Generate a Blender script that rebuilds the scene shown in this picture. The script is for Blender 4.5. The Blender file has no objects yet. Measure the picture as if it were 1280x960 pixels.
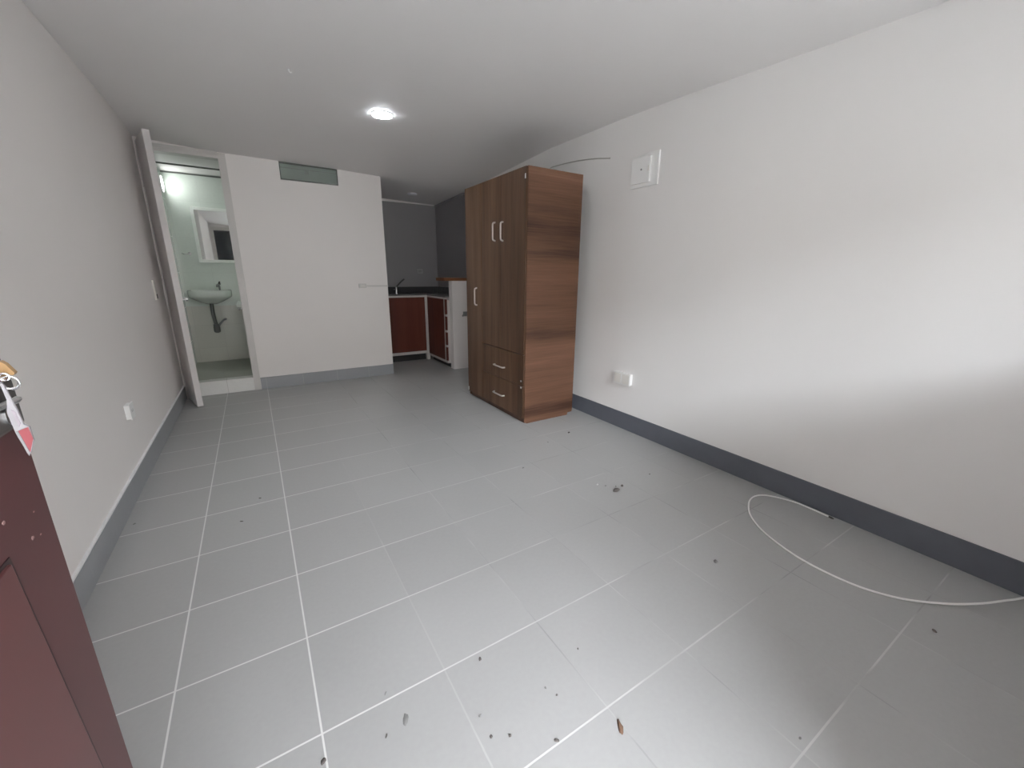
import bpy, bmesh, math, random
from mathutils import Vector, Matrix, noise as mnoise
random.seed(7)
scn = bpy.context.scene
COL = scn.collection
PI = math.pi

# ------------------------------------------------------------------ room measures (metres)
W, D = 3.359, 5.361            # right wall x, partition front y (left wall is x = 0)
YE = -0.45                     # inner face of the entrance wall
YK = 6.50                      # kitchen far wall
YB = 6.64                      # bathroom far wall
XP = 2.22                      # free end of the partition
TX, AX, TY, Y0 = 0.3822, 0.368, 0.3821, 1.419   # floor tile module and origin

# ------------------------------------------------------------------ node helpers
def new_mat(name):
    m = bpy.data.materials.new(name); m.use_nodes = True
    nt = m.node_tree; b = nt.nodes['Principled BSDF']
    return m, nt, b
def N(nt, typ, **kw):
    n = nt.nodes.new(typ)
    for k, v in kw.items(): setattr(n, k, v)
    return n
def math_n(nt, op, a, b=None, c=None):
    n = N(nt, 'ShaderNodeMath', operation=op)
    for i, v in enumerate((a, b, c)):
        if v is None: continue
        if isinstance(v, (int, float)): n.inputs[i].default_value = v
        else: nt.links.new(v, n.inputs[i])
    return n.outputs[0]
def mixc(nt, fac, a, b, typ='MIX'):
    n = N(nt, 'ShaderNodeMix', data_type='RGBA', blend_type=typ)
    for s, v in ((n.inputs['Factor'], fac), (n.inputs[6], a), (n.inputs[7], b)):
        if isinstance(v, (int, float)): s.default_value = v
        elif isinstance(v, tuple): s.default_value = (*v[:3], 1)
        else: nt.links.new(v, s)
    return n.outputs[2]
def noise_n(nt, vec, scale, detail=2, rough=.5):
    n = N(nt, 'ShaderNodeTexNoise'); n.inputs['Scale'].default_value = scale
    n.inputs['Detail'].default_value = detail; n.inputs['Roughness'].default_value = rough
    if vec is not None: nt.links.new(vec, n.inputs['Vector'])
    return n.outputs['Fac']
def ramp(nt, fac, stops):
    n = N(nt, 'ShaderNodeValToRGB'); cr = n.color_ramp
    while len(cr.elements) < len(stops): cr.elements.new(.5)
    for e, (p, c) in zip(cr.elements, stops):
        e.position = p; e.color = (*c, 1) if isinstance(c, tuple) else (c, c, c, 1)
    nt.links.new(fac, n.inputs[0]); return n.outputs[0]
def maprange(nt, v, a, b, c=0, d=1):
    n = N(nt, 'ShaderNodeMapRange'); nt.links.new(v, n.inputs[0])
    for i, x in enumerate((a, b, c, d)): n.inputs[i+1].default_value = x
    return n.outputs[0]
def bump(nt, b, h, strength=.1, dist=.01):
    n = N(nt, 'ShaderNodeBump'); n.inputs['Strength'].default_value = strength
    n.inputs['Distance'].default_value = dist
    nt.links.new(h, n.inputs['Height']); nt.links.new(n.outputs[0], b.inputs['Normal'])
def objco(nt, kind='Object'):
    return N(nt, 'ShaderNodeTexCoord').outputs[kind]

def plain(name, col, rough=.5, metal=0, var=.08, scale=30, spec=.5, bumpy=0):
    m, nt, b = new_mat(name)
    f = noise_n(nt, objco(nt), scale, 3)
    lo = tuple(max(0, c*(1-var)) for c in col); hi = tuple(min(1, c*(1+var)) for c in col)
    nt.links.new(mixc(nt, f, lo, hi), b.inputs['Base Color'])
    b.inputs['Roughness'].default_value = rough; b.inputs['Metallic'].default_value = metal
    b.inputs['Specular IOR Level'].default_value = spec
    if bumpy: bump(nt, b, f, bumpy, .004)
    return m

def paint(name, col, rough=.55, blotch=.05):
    m, nt, b = new_mat(name); co = objco(nt)
    f = noise_n(nt, co, 1.6, 4)
    lo = tuple(c*(1-blotch) for c in col)
    nt.links.new(mixc(nt, f, lo, col), b.inputs['Base Color'])
    b.inputs['Roughness'].default_value = rough; b.inputs['Specular IOR Level'].default_value = .3
    bump(nt, b, noise_n(nt, co, 120, 3), .06, .004)
    return m

def tile_mat(name, base, grout, tx, ty, ox, oy, wid, rough, axes=(0, 1), fade=True):
    m, nt, b = new_mat(name); co = objco(nt)
    sep = N(nt, 'ShaderNodeSeparateXYZ'); nt.links.new(co, sep.inputs[0])
    def line(out, o, t, w):
        d = math_n(nt, 'DIVIDE', math_n(nt, 'SUBTRACT', out, o), t)
        fr = math_n(nt, 'FRACT', math_n(nt, 'ADD', d, 100.5))
        dist = math_n(nt, 'MULTIPLY', math_n(nt, 'ABSOLUTE', math_n(nt, 'SUBTRACT', fr, .5)), t)
        return maprange(nt, dist, w*.5, w*.5+.0012, 1, 0), d
    lx, dx = line(sep.outputs[axes[0]], ox, tx, wid)
    ly, dy = line(sep.outputs[axes[1]], oy, ty, wid)
    big = noise_n(nt, co, 1.3, 3)
    fine = noise_n(nt, co, 60, 4)
    # every tile a touch lighter or darker
    ix = math_n(nt, 'FLOOR', dx); iy = math_n(nt, 'FLOOR', dy)
    cmb = N(nt, 'ShaderNodeCombineXYZ'); nt.links.new(ix, cmb.inputs[0]); nt.links.new(iy, cmb.inputs[1])
    wn = N(nt, 'ShaderNodeTexWhiteNoise', noise_dimensions='2D'); nt.links.new(cmb.outputs[0], wn.inputs['Vector'])
    v = math_n(nt, 'ADD', math_n(nt, 'ADD', math_n(nt, 'MULTIPLY', wn.outputs['Value'], .05), math_n(nt, 'MULTIPLY', big, .12)), math_n(nt, 'MULTIPLY', fine, .10))
    v = math_n(nt, 'ADD', v, .865)
    tc = mixc(nt, 1.0, base, (1, 1, 1), 'MULTIPLY')
    hsv = N(nt, 'ShaderNodeHueSaturation'); nt.links.new(tc, hsv.inputs['Color']); nt.links.new(v, hsv.inputs['Value'])
    if fade:
        # grout is clean white on the left, worn and dirty toward the right
        wear = maprange(nt, noise_n(nt, co, 2.6, 3), .36, .60)
        gx = maprange(nt, sep.outputs[axes[0]], .85, 1.25, 1, .0)
        wx = math_n(nt, 'MAXIMUM', gx, math_n(nt, 'MULTIPLY', wear, .35))
        gy = maprange(nt, sep.outputs[axes[0]], .8, 2.2, 1, .05)
        wy = math_n(nt, 'MAXIMUM', gy, math_n(nt, 'MULTIPLY', wear, .55))
        dirty = tuple(c*.82 for c in base)
        gcx = mixc(nt, wx, dirty, grout); gcy = mixc(nt, wy, dirty, grout)
        c1 = mixc(nt, lx, hsv.outputs[0], gcx); c2 = mixc(nt, ly, c1, gcy)
    else:
        c2 = mixc(nt, math_n(nt, 'MAXIMUM', lx, ly), hsv.outputs[0], grout)
    nt.links.new(c2, b.inputs['Base Color'])
    gm = math_n(nt, 'MAXIMUM', lx, ly)
    rr = math_n(nt, 'ADD', math_n(nt, 'MULTIPLY', big, .16), rough-.08)
    nt.links.new(math_n(nt, 'MAXIMUM', rr, math_n(nt, 'MULTIPLY', gm, .8)), b.inputs['Roughness'])
    bump(nt, b, math_n(nt, 'SUBTRACT', math_n(nt, 'MULTIPLY', fine, .15), gm), .18, .002)
    return m

def wood(name, stops, grain, band=1.0, fine=1.0, rough=.42, seed=0.0):
    """grain = axis the fibres run along (0,1,2); bands vary across it"""
    m, nt, b = new_mat(name); co = objco(nt)
    mp = N(nt, 'ShaderNodeMapping'); nt.links.new(co, mp.inputs[0])
    sc = [9*band]*3; sc[grain] = .55*band; mp.inputs['Scale'].default_value = sc
    mp.inputs['Location'].default_value = (seed, seed*.7, seed*1.3)
    mp2 = N(nt, 'ShaderNodeMapping'); nt.links.new(co, mp2.inputs[0])
    s2 = [120*fine]*3; s2[grain] = 3.0*fine; mp2.inputs['Scale'].default_value = s2
    f1 = noise_n(nt, mp.outputs[0], 1, 3, .55); f2 = noise_n(nt, mp2.outputs[0], 1, 4, .6)
    v = math_n(nt, 'ADD', math_n(nt, 'MULTIPLY', f1, .8), math_n(nt, 'MULTIPLY', f2, .26))
    v = math_n(nt, 'ADD', v, -.03)
    nt.links.new(ramp(nt, v, stops), b.inputs['Base Color'])
    b.inputs['Roughness'].default_value = rough; b.inputs['Specular IOR Level'].default_value = .25
    bump(nt, b, f2, .05, .001)
    return m

def emit(name, col, strength):
    m, nt, b = new_mat(name)
    f = noise_n(nt, objco(nt), 3)
    nt.links.new(mixc(nt, f, col, tuple(min(1, c*1.02) for c in col)), b.inputs['Emission Color'])
    b.inputs['Emission Strength'].default_value = strength
    b.inputs['Base Color'].default_value = (*col, 1)
    return m

M = {}
M['wall'] = paint('wall_paint', (.81, .775, .757))
M['rwall'] = paint('right_wall_paint', (.80, .785, .775))
M['ceil'] = paint('ceiling_paint', (.76, .738, .732))
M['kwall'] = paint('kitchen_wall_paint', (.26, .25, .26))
M['floor'] = tile_mat('grey_floor_tile', (.348, .35, .346), (.68, .68, .67), TX, TY, AX, Y0, .0042, .36)
M['skirt'] = tile_mat('grey_skirting_tile', (.265, .275, .29), (.36, .37, .38), TX, TY, AX, Y0, .003, .38, fade=False)
M['slate'] = plain('slate_paint', (.092, .100, .122), .5, var=.12, scale=12)
M['paintline'] = plain('rough_white_edge', (.8, .8, .8), .6)
M['white'] = plain('white_plastic', (.78, .78, .77), .35, var=.02)
M['white2'] = plain('warm_white_plastic', (.68, .66, .62), .4, var=.03)
M['gloss'] = plain('white_enamel', (.56, .54, .52), .38, var=.05, scale=6)
M['dooredge'] = plain('door_edge_white', (.64, .61, .60), .45, var=.05, scale=6)
M['dark'] = plain('dark_slot', (.02, .02, .02), .6)
M['chrome'] = plain('chrome', (.8, .8, .82), .15, 1, var=.05)
M['alu'] = plain('brushed_aluminium', (.62, .57, .53), .38, .6, var=.05)
M['greymetal'] = plain('grey_metal', (.23, .23, .23), .45, .6)
M['wfront'] = wood('walnut_vertical', [(.28, (0.0380, 0.0175, 0.0092)), (.44, (0.0760, 0.0369, 0.0192)), (.58, (0.1180, 0.0612, 0.0336)), (.76, (0.1850, 0.1008, 0.0576))], 2, .8, seed=1.7)
M['wside'] = wood('walnut_horizontal', [(.34, (0.0488, 0.0215, 0.0132)), (.46, (0.1072, 0.0503, 0.0288)), (.60, (0.1589, 0.0747, 0.0447)), (.78, (0.2735, 0.1472, 0.0918))], 0, .52, seed=3.1)
M['wdark'] = wood('walnut_carcass', [(.3, (.025, .012, .008)), (.7, (.07, .035, .022))], 2, 1.0)
M['wbar'] = wood('bar_top_wood', [(.3, (.13, .045, .018)), (.7, (.27, .11, .05))], 0, 1.0)
M['maroon'] = plain('maroon_door_paint', (.052, .0165, .0175), .45, var=.16, scale=9, spec=.3, bumpy=.05)
M['maroon2'] = plain('maroon_panel_paint', (.066, .020, .020), .42, var=.15, scale=7, spec=.35)
M['groove'] = plain('groove_shadow_paint', (.016, .006, .006), .6)
M['chip'] = plain('chipped_primer', (.26, .15, .145), .8)
M['kdoor'] = wood('kitchen_door_wood', [(.3, (.075, .018, .011)), (.7, (.135, .036, .022))], 2, .8, seed=5.)
M['kframe'] = plain('kitchen_frame_white', (.60, .575, .55), .5)
M['granite'] = plain('dark_granite', (.055, .055, .058), .22, var=.5, scale=160)
M['counter'] = plain('grey_granite_top', (.15, .15, .145), .25, var=.4, scale=160)
M['btile'] = tile_mat('bathroom_wall_tile', (.62, .68, .63), (.54, .59, .55), .30, .42, .04, .03, .003, .14, axes=(0, 2), fade=False)
M['btile_low'] = tile_mat('bathroom_wainscot_tile', (.60, .60, .55), (.50, .50, .46), .30, .30, .06, .03, .003, .25, axes=(0, 2), fade=False)
M['bside'] = tile_mat('bathroom_side_tile', (.58, .64, .60), (.50, .55, .51), .30, .42, .04, .03, .003, .14, axes=(1, 2), fade=False)
M['bfloor'] = plain('bathroom_floor', (.36, .37, .33), .5)
M['steptile'] = tile_mat('white_step_tile', (.70, .70, .68), (.52, .52, .50), .26, .5, .378, -.1, .004, .3, axes=(0, 2), fade=False)
M['porcelain'] = plain('porcelain', (.66, .71, .67), .12, var=.03)
M['drain'] = plain('grey_drain_plastic', (.085, .09, .085), .4)
M['mirrorframe'] = plain('white_mirror_frame', (.80, .84, .80), .4)
mm, nt_, b_ = new_mat('mirror_silver')
nt_.links.new(mixc(nt_, noise_n(nt_, objco(nt_), 4), (.80, .84, .82), (.86, .89, .87)), b_.inputs['Base Color'])
b_.inputs['Metallic'].default_value = 1; b_.inputs['Roughness'].default_value = .02
M['mirror'] = mm
M['led'] = emit('led_panel', (.90, .95, 1.0), 24)
M['bled'] = emit('bathroom_led', (.95, 1.0, .95), 5.0)
M['ledoff'] = plain('unlit_diffuser', (.85, .85, .90), .4)
M['kplate'] = plain('dim_socket_plate', (.33, .32, .33), .4)
M['kplate2'] = plain('dim_socket_insert', (.26, .25, .26), .4)
M['brass'] = plain('tan_brass', (.34, .20, .085), .4, .25, var=.12)
M['lockgrey'] = plain('dark_lock_case', (.050, .045, .042), .42, .35)
M['ventframe'] = plain('grey_green_vent_frame', (.13, .145, .135), .5)
M['ventrail'] = plain('pale_green_rail', (.34, .37, .35), .5)
M['raceway'] = plain('shade_grey_raceway', (.60, .58, .56), .5)  # white plastic greyed so its colour carries the shade
M['red'] = plain('red_paper', (.23, .040, .048), .55)
M['greymauve'] = plain('mauve_grey_paper', (.24, .21, .24), .6)
M['greyp'] = plain('grey_paper', (.20, .20, .21), .6)
M['cable'] = plain('white_cable', (.86, .86, .84), .4, var=.05)
M['wire'] = plain('thin_grey_wire', (.45, .43, .40), .5)
M['dirt'] = plain('dark_dirt', (.085, .075, .07), .9, var=.4)
M['dirt2'] = plain('grey_dirt', (.19, .19, .185), .9, var=.3)
M['leaf'] = plain('brown_dry_leaf', (.14, .075, .045), .8, var=.4, scale=200)
M['crumb'] = plain('white_crumb', (.75, .75, .74), .8)
M['conc'] = plain('outside_concrete', (.33, .33, .32), .9, var=.15, scale=3)
M['facade'] = plain('outside_facade', (.24, .22, .20), .9, var=.12, scale=2)
def glass(name, col, alpha_rough, mixf):
    m, nt, b = new_mat(name)
    f = noise_n(nt, objco(nt), 6)
    nt.links.new(mixc(nt, f, col, tuple(min(1, c*1.05) for c in col)), b.inputs['Base Color'])
    b.inputs['Transmission Weight'].default_value = mixf
    b.inputs['Roughness'].default_value = alpha_rough; b.inputs['IOR'].default_value = 1.45
    return m
M['frost'] = glass('green_grey_louvre_glass', (.33, .40, .36), .35, .5)
M['clear'] = glass('clear_plastic', (.50, .48, .51), .25, .5)
M['tint'] = plain('dark_tinted_glass', (.03, .032, .04), .12, var=.1)
mw, ntw, bw = new_mat('window_glass')       # thin clear pane: lets daylight straight through
tr = N(ntw, 'ShaderNodeBsdfTransparent'); gl = N(ntw, 'ShaderNodeBsdfGlossy'); gl.inputs['Roughness'].default_value = .02
fr = N(ntw, 'ShaderNodeFresnel'); mx = N(ntw, 'ShaderNodeMixShader')
ntw.links.new(mixc(ntw, noise_n(ntw, objco(ntw), 3), (.93, .95, .95), (.96, .97, .97)), tr.inputs['Color'])
ntw.links.new(fr.outputs[0], mx.inputs[0]); ntw.links.new(tr.outputs[0], mx.inputs[1]); ntw.links.new(gl.outputs[0], mx.inputs[2])
ntw.links.new(mx.outputs[0], ntw.nodes['Material Output'].inputs[0])
M['pane'] = mw

# ------------------------------------------------------------------ geometry helpers (world coordinates)
def BM(): return bmesh.new()
def box(bm, x0, x1, y0, y1, z0, z1, bev=0):
    x0, x1 = min(x0, x1), max(x0, x1); y0, y1 = min(y0, y1), max(y0, y1); z0, z1 = min(z0, z1), max(z0, z1)
    vs = [bm.verts.new((x, y, z)) for x in (x0, x1) for y in (y0, y1) for z in (z0, z1)]
    fs = [bm.faces.new([vs[i] for i in q]) for q in ((0, 1, 3, 2), (4, 6, 7, 5), (0, 4, 5, 1), (2, 3, 7, 6), (0, 2, 6, 4), (1, 5, 7, 3))]
    if bev:
        es = list({e for f in fs for e in f.edges})
        bmesh.ops.bevel(bm, geom=es, offset=bev, segments=2, affect='EDGES', profile=.6)
    return bm
def tube(bm, pts, r, seg=10, cap=True):
    pts = [Vector(p) for p in pts]; rs = r if isinstance(r, (list, tuple)) else [r]*len(pts)
    rings = []; ref = None
    for i, p in enumerate(pts):
        t = (pts[min(i+1, len(pts)-1)] - pts[max(i-1, 0)]).normalized()
        if ref is None:
            ref = Vector((0, 0, 1)) if abs(t.z) < .9 else Vector((1, 0, 0))
        a = (ref - t*ref.dot(t)).normalized(); bb = t.cross(a); ref = a
        rings.append([bm.verts.new(p + rs[i]*(math.cos(2*PI*k/seg)*a + math.sin(2*PI*k/seg)*bb)) for k in range(seg)])
    for A, B in zip(rings, rings[1:]):
        for k in range(seg): bm.faces.new((A[k], A[(k+1) % seg], B[(k+1) % seg], B[k]))
    if cap: bm.faces.new(rings[0][::-1]); bm.faces.new(rings[-1])
    return bm
def loft(bm, rings, cap0=True, cap1=True):
    R = [[bm.verts.new(p) for p in r] for r in rings]; n = len(R[0])
    for A, B in zip(R, R[1:]):
        for k in range(n): bm.faces.new((A[k], A[(k+1) % n], B[(k+1) % n], B[k]))
    if cap0: bm.faces.new(R[0][::-1])
    if cap1: bm.faces.new(R[-1])
    return bm
def circ(c, r, ax, n=32):
    c = Vector(c); out = []
    for k in range(n):
        a, b = r*math.cos(2*PI*k/n), r*math.sin(2*PI*k/n)
        v = {0: (0, a, b), 1: (b, 0, a), 2: (a, b, 0)}[ax]
        out.append(c + Vector(v))
    return out
def lathe(bm, c, prof, ax=2, n=32, cap0=True, cap1=True):
    """prof = [(radius, offset along axis)]"""
    d = Vector((ax == 0, ax == 1, ax == 2))
    return loft(bm, [circ(Vector(c)+d*h, max(r, 1e-4), ax, n) for r, h in prof], cap0, cap1)
def smooth_path(pts, n=10):
    P = [Vector(p) for p in pts]; P = [2*P[0]-P[1]] + P + [2*P[-1]-P[-2]]; out = []
    for i in range(1, len(P)-2):
        a, b, c, d = P[i-1:i+3]
        for k in range(n):
            t = k/n
            out.append(.5*((2*b)+(c-a)*t+(2*a-5*b+4*c-d)*t*t+(3*b-a-3*c+d)*t**3))
    out.append(P[-2]); return out
def torus(bm, c, R, r, nrm, n=28, m=8):
    nrm = Vector(nrm).normalized(); a = nrm.orthogonal().normalized(); b = nrm.cross(a); c = Vector(c); rings = []
    for i in range(n):
        u = 2*PI*i/n; dr = math.cos(u)*a+math.sin(u)*b
        rings.append([bm.verts.new(c+dr*(R+r*math.cos(2*PI*k/m))+nrm*r*math.sin(2*PI*k/m)) for k in range(m)])
    for i in range(n):
        A, B = rings[i], rings[(i+1) % n]
        for k in range(m): bm.faces.new((A[k], B[k], B[(k+1) % m], A[(k+1) % m]))
    return bm
def slab(bm, pts, nrm, th):
    """flat polygon given by world points, thickened along nrm"""
    n = Vector(nrm).normalized()*th
    return loft(bm, [[Vector(p) for p in pts], [Vector(p)+n for p in pts]])
def wpos(o):
    v = Vector((0, 0, 0))
    while o is not None: v += o.location; o = o.parent
    return v
def obj(name, bm, mat, parent=None, base=None, smooth=False, label=None):
    o_at = Vector(base) if base is not None else (wpos(parent) if parent else Vector((0, 0, 0)))
    bmesh.ops.recalc_face_normals(bm, faces=bm.faces[:])
    bmesh.ops.translate(bm, verts=bm.verts[:], vec=-o_at)
    me = bpy.data.meshes.new(name); bm.to_mesh(me); bm.free()
    if smooth:
        for p in me.polygons: p.use_smooth = True
        try: me.set_sharp_from_angle(angle=math.radians(40))
        except Exception: pass
    me.materials.append(mat)
    o = bpy.data.objects.new(name, me); COL.objects.link(o)
    if parent: o.parent = parent; o.location = o_at - wpos(parent)
    else: o.location = o_at
    if label: o['label'] = label
    return o
def tag(o, label, cat, group=None, kind=None):
    o['label'] = label; o['category'] = cat
    if group: o['group'] = group
    if kind: o['kind'] = kind
    return o
def thing(name, loc, label, cat, group=None, kind=None):
    o = bpy.data.objects.new(name, None); o.empty_display_size = .1; COL.objects.link(o); o.location = loc
    return tag(o, label, cat, group, kind)
def struct(name, bm, mat, label, cat, parent=None, smooth=False):
    o = obj(name, bm, mat, parent, smooth=smooth)
    if parent is None: tag(o, label, cat, kind='structure')
    return o

# ------------------------------------------------------------------ room shell
CEIL_Y = [-.6, .87, 1.3, 2.0, 2.6, 3.5, 4.7, 5.36, 6.5, 6.75]
def ceil_z(x, y):
    def lin(tab, v):
        if v <= tab[0][0]: return tab[0][1]
        for (a, za), (b, zb) in zip(tab, tab[1:]):
            if v <= b: return za+(zb-za)*(v-a)/(b-a)
        return tab[-1][1]
    L = lin([(0, 2.53), (4.9, 2.535), (5.36, 2.49), (6.7, 2.44)], y)
    Mi = lin([(0, 2.46), (4.0, 2.46), (5.36, 2.437), (6.5, 2.385)], y)
    R = lin([(.8, 2.411), (1.3, 2.427), (2.0, 2.459), (2.6, 2.472), (3.5, 2.474), (4.5, 2.425), (5.4, 2.368), (6.5, 2.335)], y)
    Ml = lin([(0, 2.47), (4.0, 2.47), (5.36, 2.449), (6.7, 2.45)], y)
    return lin([(0, L), (.55, Ml), (1.7, Mi), (W, R)], x)
b = BM(); xs = [-.14, 0, .3, .55, 1.1, 1.7, 2.2, 2.8, W, W+.14]; ys = [-.6, 0, .87, 1.3, 2, 2.6, 3.5, 4, 4.5, 4.9, 5.36, 5.9, 6.5, 6.8]
lo = [[b.verts.new((x, y, ceil_z(x, y))) for x in xs] for y in ys]
hi = [[b.verts.new((x, y, 2.75)) for x in xs] for y in ys]
for j in range(len(ys)-1):
    for i in range(len(xs)-1):
        b.faces.new((lo[j][i], lo[j+1][i], lo[j+1][i+1], lo[j][i+1]))
        b.faces.new((hi[j][i], hi[j][i+1], hi[j+1][i+1], hi[j+1][i]))
for j in range(len(ys)-1):
    for i in (0, len(xs)-1): b.faces.new((lo[j][i], lo[j+1][i], hi[j+1][i], hi[j][i]))
for i in range(len(xs)-1):
    for j in (0, len(ys)-1): b.faces.new((lo[j][i], lo[j][i+1], hi[j][i+1], hi[j][i]))
struct('ceiling', b, M['ceil'], 'plain white painted ceiling over the whole room', 'ceiling', smooth=True)

struct('floor', box(BM(), -.14, W+.14, YE-.12, YK+.12, -.12, 0), M['floor'], 'grey square tiled floor with pale grout lines', 'floor')
struct('wall_left', box(BM(), -.14, 0, YE-.12, YB+.14, 0, 2.72), M['wall'], 'long white wall along the left side of the room', 'wall')
struct('wall_right', box(BM(), W, W+.14, YE-.12, D-.06, 0, 2.72), M['rwall'], 'long bright white wall along the right side', 'wall')
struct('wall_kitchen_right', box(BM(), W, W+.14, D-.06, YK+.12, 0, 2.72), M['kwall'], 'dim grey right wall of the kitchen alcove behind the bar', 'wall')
PT = .11                                     # partition thickness
DX0, DX1, DZ = .055, .640, 2.405             # bathroom doorway
VX0, VX1, VZ = 1.160, 1.742, 2.262           # high opening in the partition
b = BM()
box(b, 0, DX0, D, D+PT, 0, 2.5); box(b, DX0, DX1, D, D+PT, DZ, 2.5)
box(b, DX1, VX0, D, D+PT, 0, 2.5); box(b, VX0, VX1, D, D+PT, 0, VZ); box(b, VX1, XP, D, D+PT, 0, 2.5)
struct('wall_back', b, M['wall'], 'white partition wall at the back with doorway and high vent opening', 'wall')
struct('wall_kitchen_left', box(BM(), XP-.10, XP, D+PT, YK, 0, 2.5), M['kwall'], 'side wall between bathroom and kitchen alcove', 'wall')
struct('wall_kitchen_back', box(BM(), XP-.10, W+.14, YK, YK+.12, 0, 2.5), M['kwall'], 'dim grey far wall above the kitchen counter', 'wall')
b = BM(); box(b, XP-.02, W, YK-.018, YK, ceil_z(2.8, YK)-.022, ceil_z(2.8, YK)+.03)
struct('trim_1', b, M['wall'], 'thin pale cornice along the far kitchen wall', 'trim')
b = BM(); loft(b, [[(W-.016, D+.1, ceil_z(W, D+.1)-.02), (W, D+.1, ceil_z(W, D+.1)-.02), (W, D+.1, ceil_z(W, D+.1)+.03), (W-.016, D+.1, ceil_z(W, D+.1)+.03)],
                   [(W-.016, YK, ceil_z(W, YK)-.02), (W, YK, ceil_z(W, YK)-.02), (W, YK, ceil_z(W, YK)+.03), (W-.016, YK, ceil_z(W, YK)+.03)]])
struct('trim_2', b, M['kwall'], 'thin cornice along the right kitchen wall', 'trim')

# entrance wall behind the camera: doorway on the left, big window on the right
EX0, EX1, EZ = .545, 1.44, 2.08
WX0, WX1, WZ0, WZ1 = 1.62, 3.26, 1.26, 2.28
yo, yi = YE-.12, YE
b = BM()
box(b, 0, .03, yo, yi, 0, 2.72); box(b, .03, .50, yo, yi, 0, 1.0); box(b, .03, .50, yo, yi, 2.44, 2.72); box(b, .50, EX0, yo, yi, 0, 2.72); box(b, EX0, EX1, yo, yi, EZ, 2.72); box(b, EX1, WX0, yo, yi, 0, 2.72)
box(b, WX0, WX1, yo, yi, 0, WZ0); box(b, WX0, WX1, yo, yi, WZ1, 2.72); box(b, WX1, W, yo, yi, 0, 2.72)
struct('wall_front', b, M['wall'], 'entrance wall with doorway and window behind the viewer', 'wall')
wf = BM()
for a in (WX0, (WX0+WX1)/2-.02, WX1-.04): box(wf, a, a+.04, yo+.03, yo+.08, WZ0, WZ1)
box(wf, WX0, WX1, yo+.03, yo+.08, WZ0, WZ0+.04); box(wf, WX0, WX1, yo+.03, yo+.08, WZ1-.04, WZ1)
w1 = struct('window_1', wf, M['white2'], 'wide two-pane window in the entrance wall', 'window')
obj('pane', box(BM(), WX0+.04, (WX0+WX1)/2-.02, yo+.05, yo+.056, WZ0+.04, WZ1-.04), M['pane'], w1)
obj('pane', box(BM(), (WX0+WX1)/2+.02, WX1-.04, yo+.05, yo+.056, WZ0+.04, WZ1-.04), M['pane'], w1)
wf = BM(); box(wf, .03, .09, yo+.05, yi+.01, 1.0, 2.44); box(wf, .45, .50, yo+.05, yi+.01, 1.0, 2.44); box(wf, .09, .45, yo+.05, yi+.01, 2.36, 2.44); box(wf, .09, .45, yo+.05, yi+.01, 1.0, 1.06)
w2 = struct('window_2', wf, M['white2'], 'dark white-framed side window in the entrance wall, seen in the bathroom mirror', 'window')
obj('pane', box(BM(), .09, .45, yo+.07, yo+.08, 1.06, 2.36), M['tint'], w2)
# outside
struct('outside_ground', box(BM(), -8, 12, -12, yo-.001, -.2, -.05), M['conc'], 'concrete yard outside the entrance', 'ground')
struct('outside_building', box(BM(), -8, 12, -9.2, -9, -.05, 4.6), M['facade'], 'pale facade across the yard outside', 'building')

struct('outside_sky_blocker', box(BM(), -1.0, W+1.0, yo-1.9, yo, 2.62, 2.75), M['conc'], 'added concrete slab over the entrance outside, out of view, cutting off the high sky', 'roof')  # unseen overhang, added to block steep sky light
struct('outside_side_blocker', box(BM(), -2.3, -2.1, -4.5, yo-.002, -.05, 4.2), M['facade'], 'added wall outside to the left of the entrance, out of view, blocking side light', 'wall')  # unseen, added to keep sideways doorway light off the right wall
# baseboards
b = BM(); box(b, 0, .012, YE, D-.02, 0, .135)
struct('baseboard_left', b, M['skirt'], 'grey tile skirting along the left wall', 'baseboard')
struct('trim_3', box(BM(), 0, .011, YE, D-.02, .1355, .145), M['paintline'], 'rough white grout edge above the left skirting', 'trim')
struct('baseboard_back', box(BM(), .694, XP, D-.012, D, 0, .135), M['skirt'], 'grey tile skirting along the back partition', 'baseboard')
b = BM(); Z = .146                            # hand-painted band with a slightly ragged foot
n = 90; y0, y1 = YE, D-.17
rings = []
for i in range(n+1):
    y = y0+(y1-y0)*i/n; x = W-.008-.003*abs(mnoise.noise(Vector((y*9, 0, 0))))
    rings.append([(x, y, 0.0), (W, y, 0.0), (W, y, Z), (W-.008, y, Z)])
loft(b, rings)
struct('baseboard_right', b, M['slate'], 'dark slate painted skirting along the right wall', 'baseboard')

# ------------------------------------------------------------------ bathroom doorway, casing, step and door
cas = BM()
box(cas, DX1-.012, .692, D-.016, D+.002, 0, 2.44); box(cas, DX1-.012, DX1, D, D+PT, .15, DZ)
obj_c = struct('trim_4', cas, M['gloss'], 'white right casing of the bathroom doorway', 'door frame')
cas = BM(); box(cas, 0.012, .628, D-.016, D+.002, DZ-.015, 2.452); box(cas, DX0, DX1-.012, D+.002, D+PT, DZ-.015, DZ)
box(cas, 0.05, .628, D-.024, D-.014, DZ+.012, DZ+.022)
struct('trim_5', cas, M['gloss'], 'white head casing above the bathroom doorway', 'door frame')
cas = BM(); box(cas, 0.012, DX0+.012, D-.016, D+.002, 0, 2.39); box(cas, DX0, DX0+.012, D, D+PT, .15, DZ-.015)
struct('trim_6', cas, M['gloss'], 'white left casing of the bathroom doorway behind the open door', 'door frame')
struct('floor_step', box(BM(), DX0+.001, DX1-.013, D-.004, D+PT, 0, .15), M['steptile'], 'white tiled step up into the bathroom', 'step')
struct('floor_bathroom', box(BM(), 0, XP-.10, D+PT, YB, 0, .149), M['bfloor'], 'grey green raised bathroom floor', 'floor')
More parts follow.
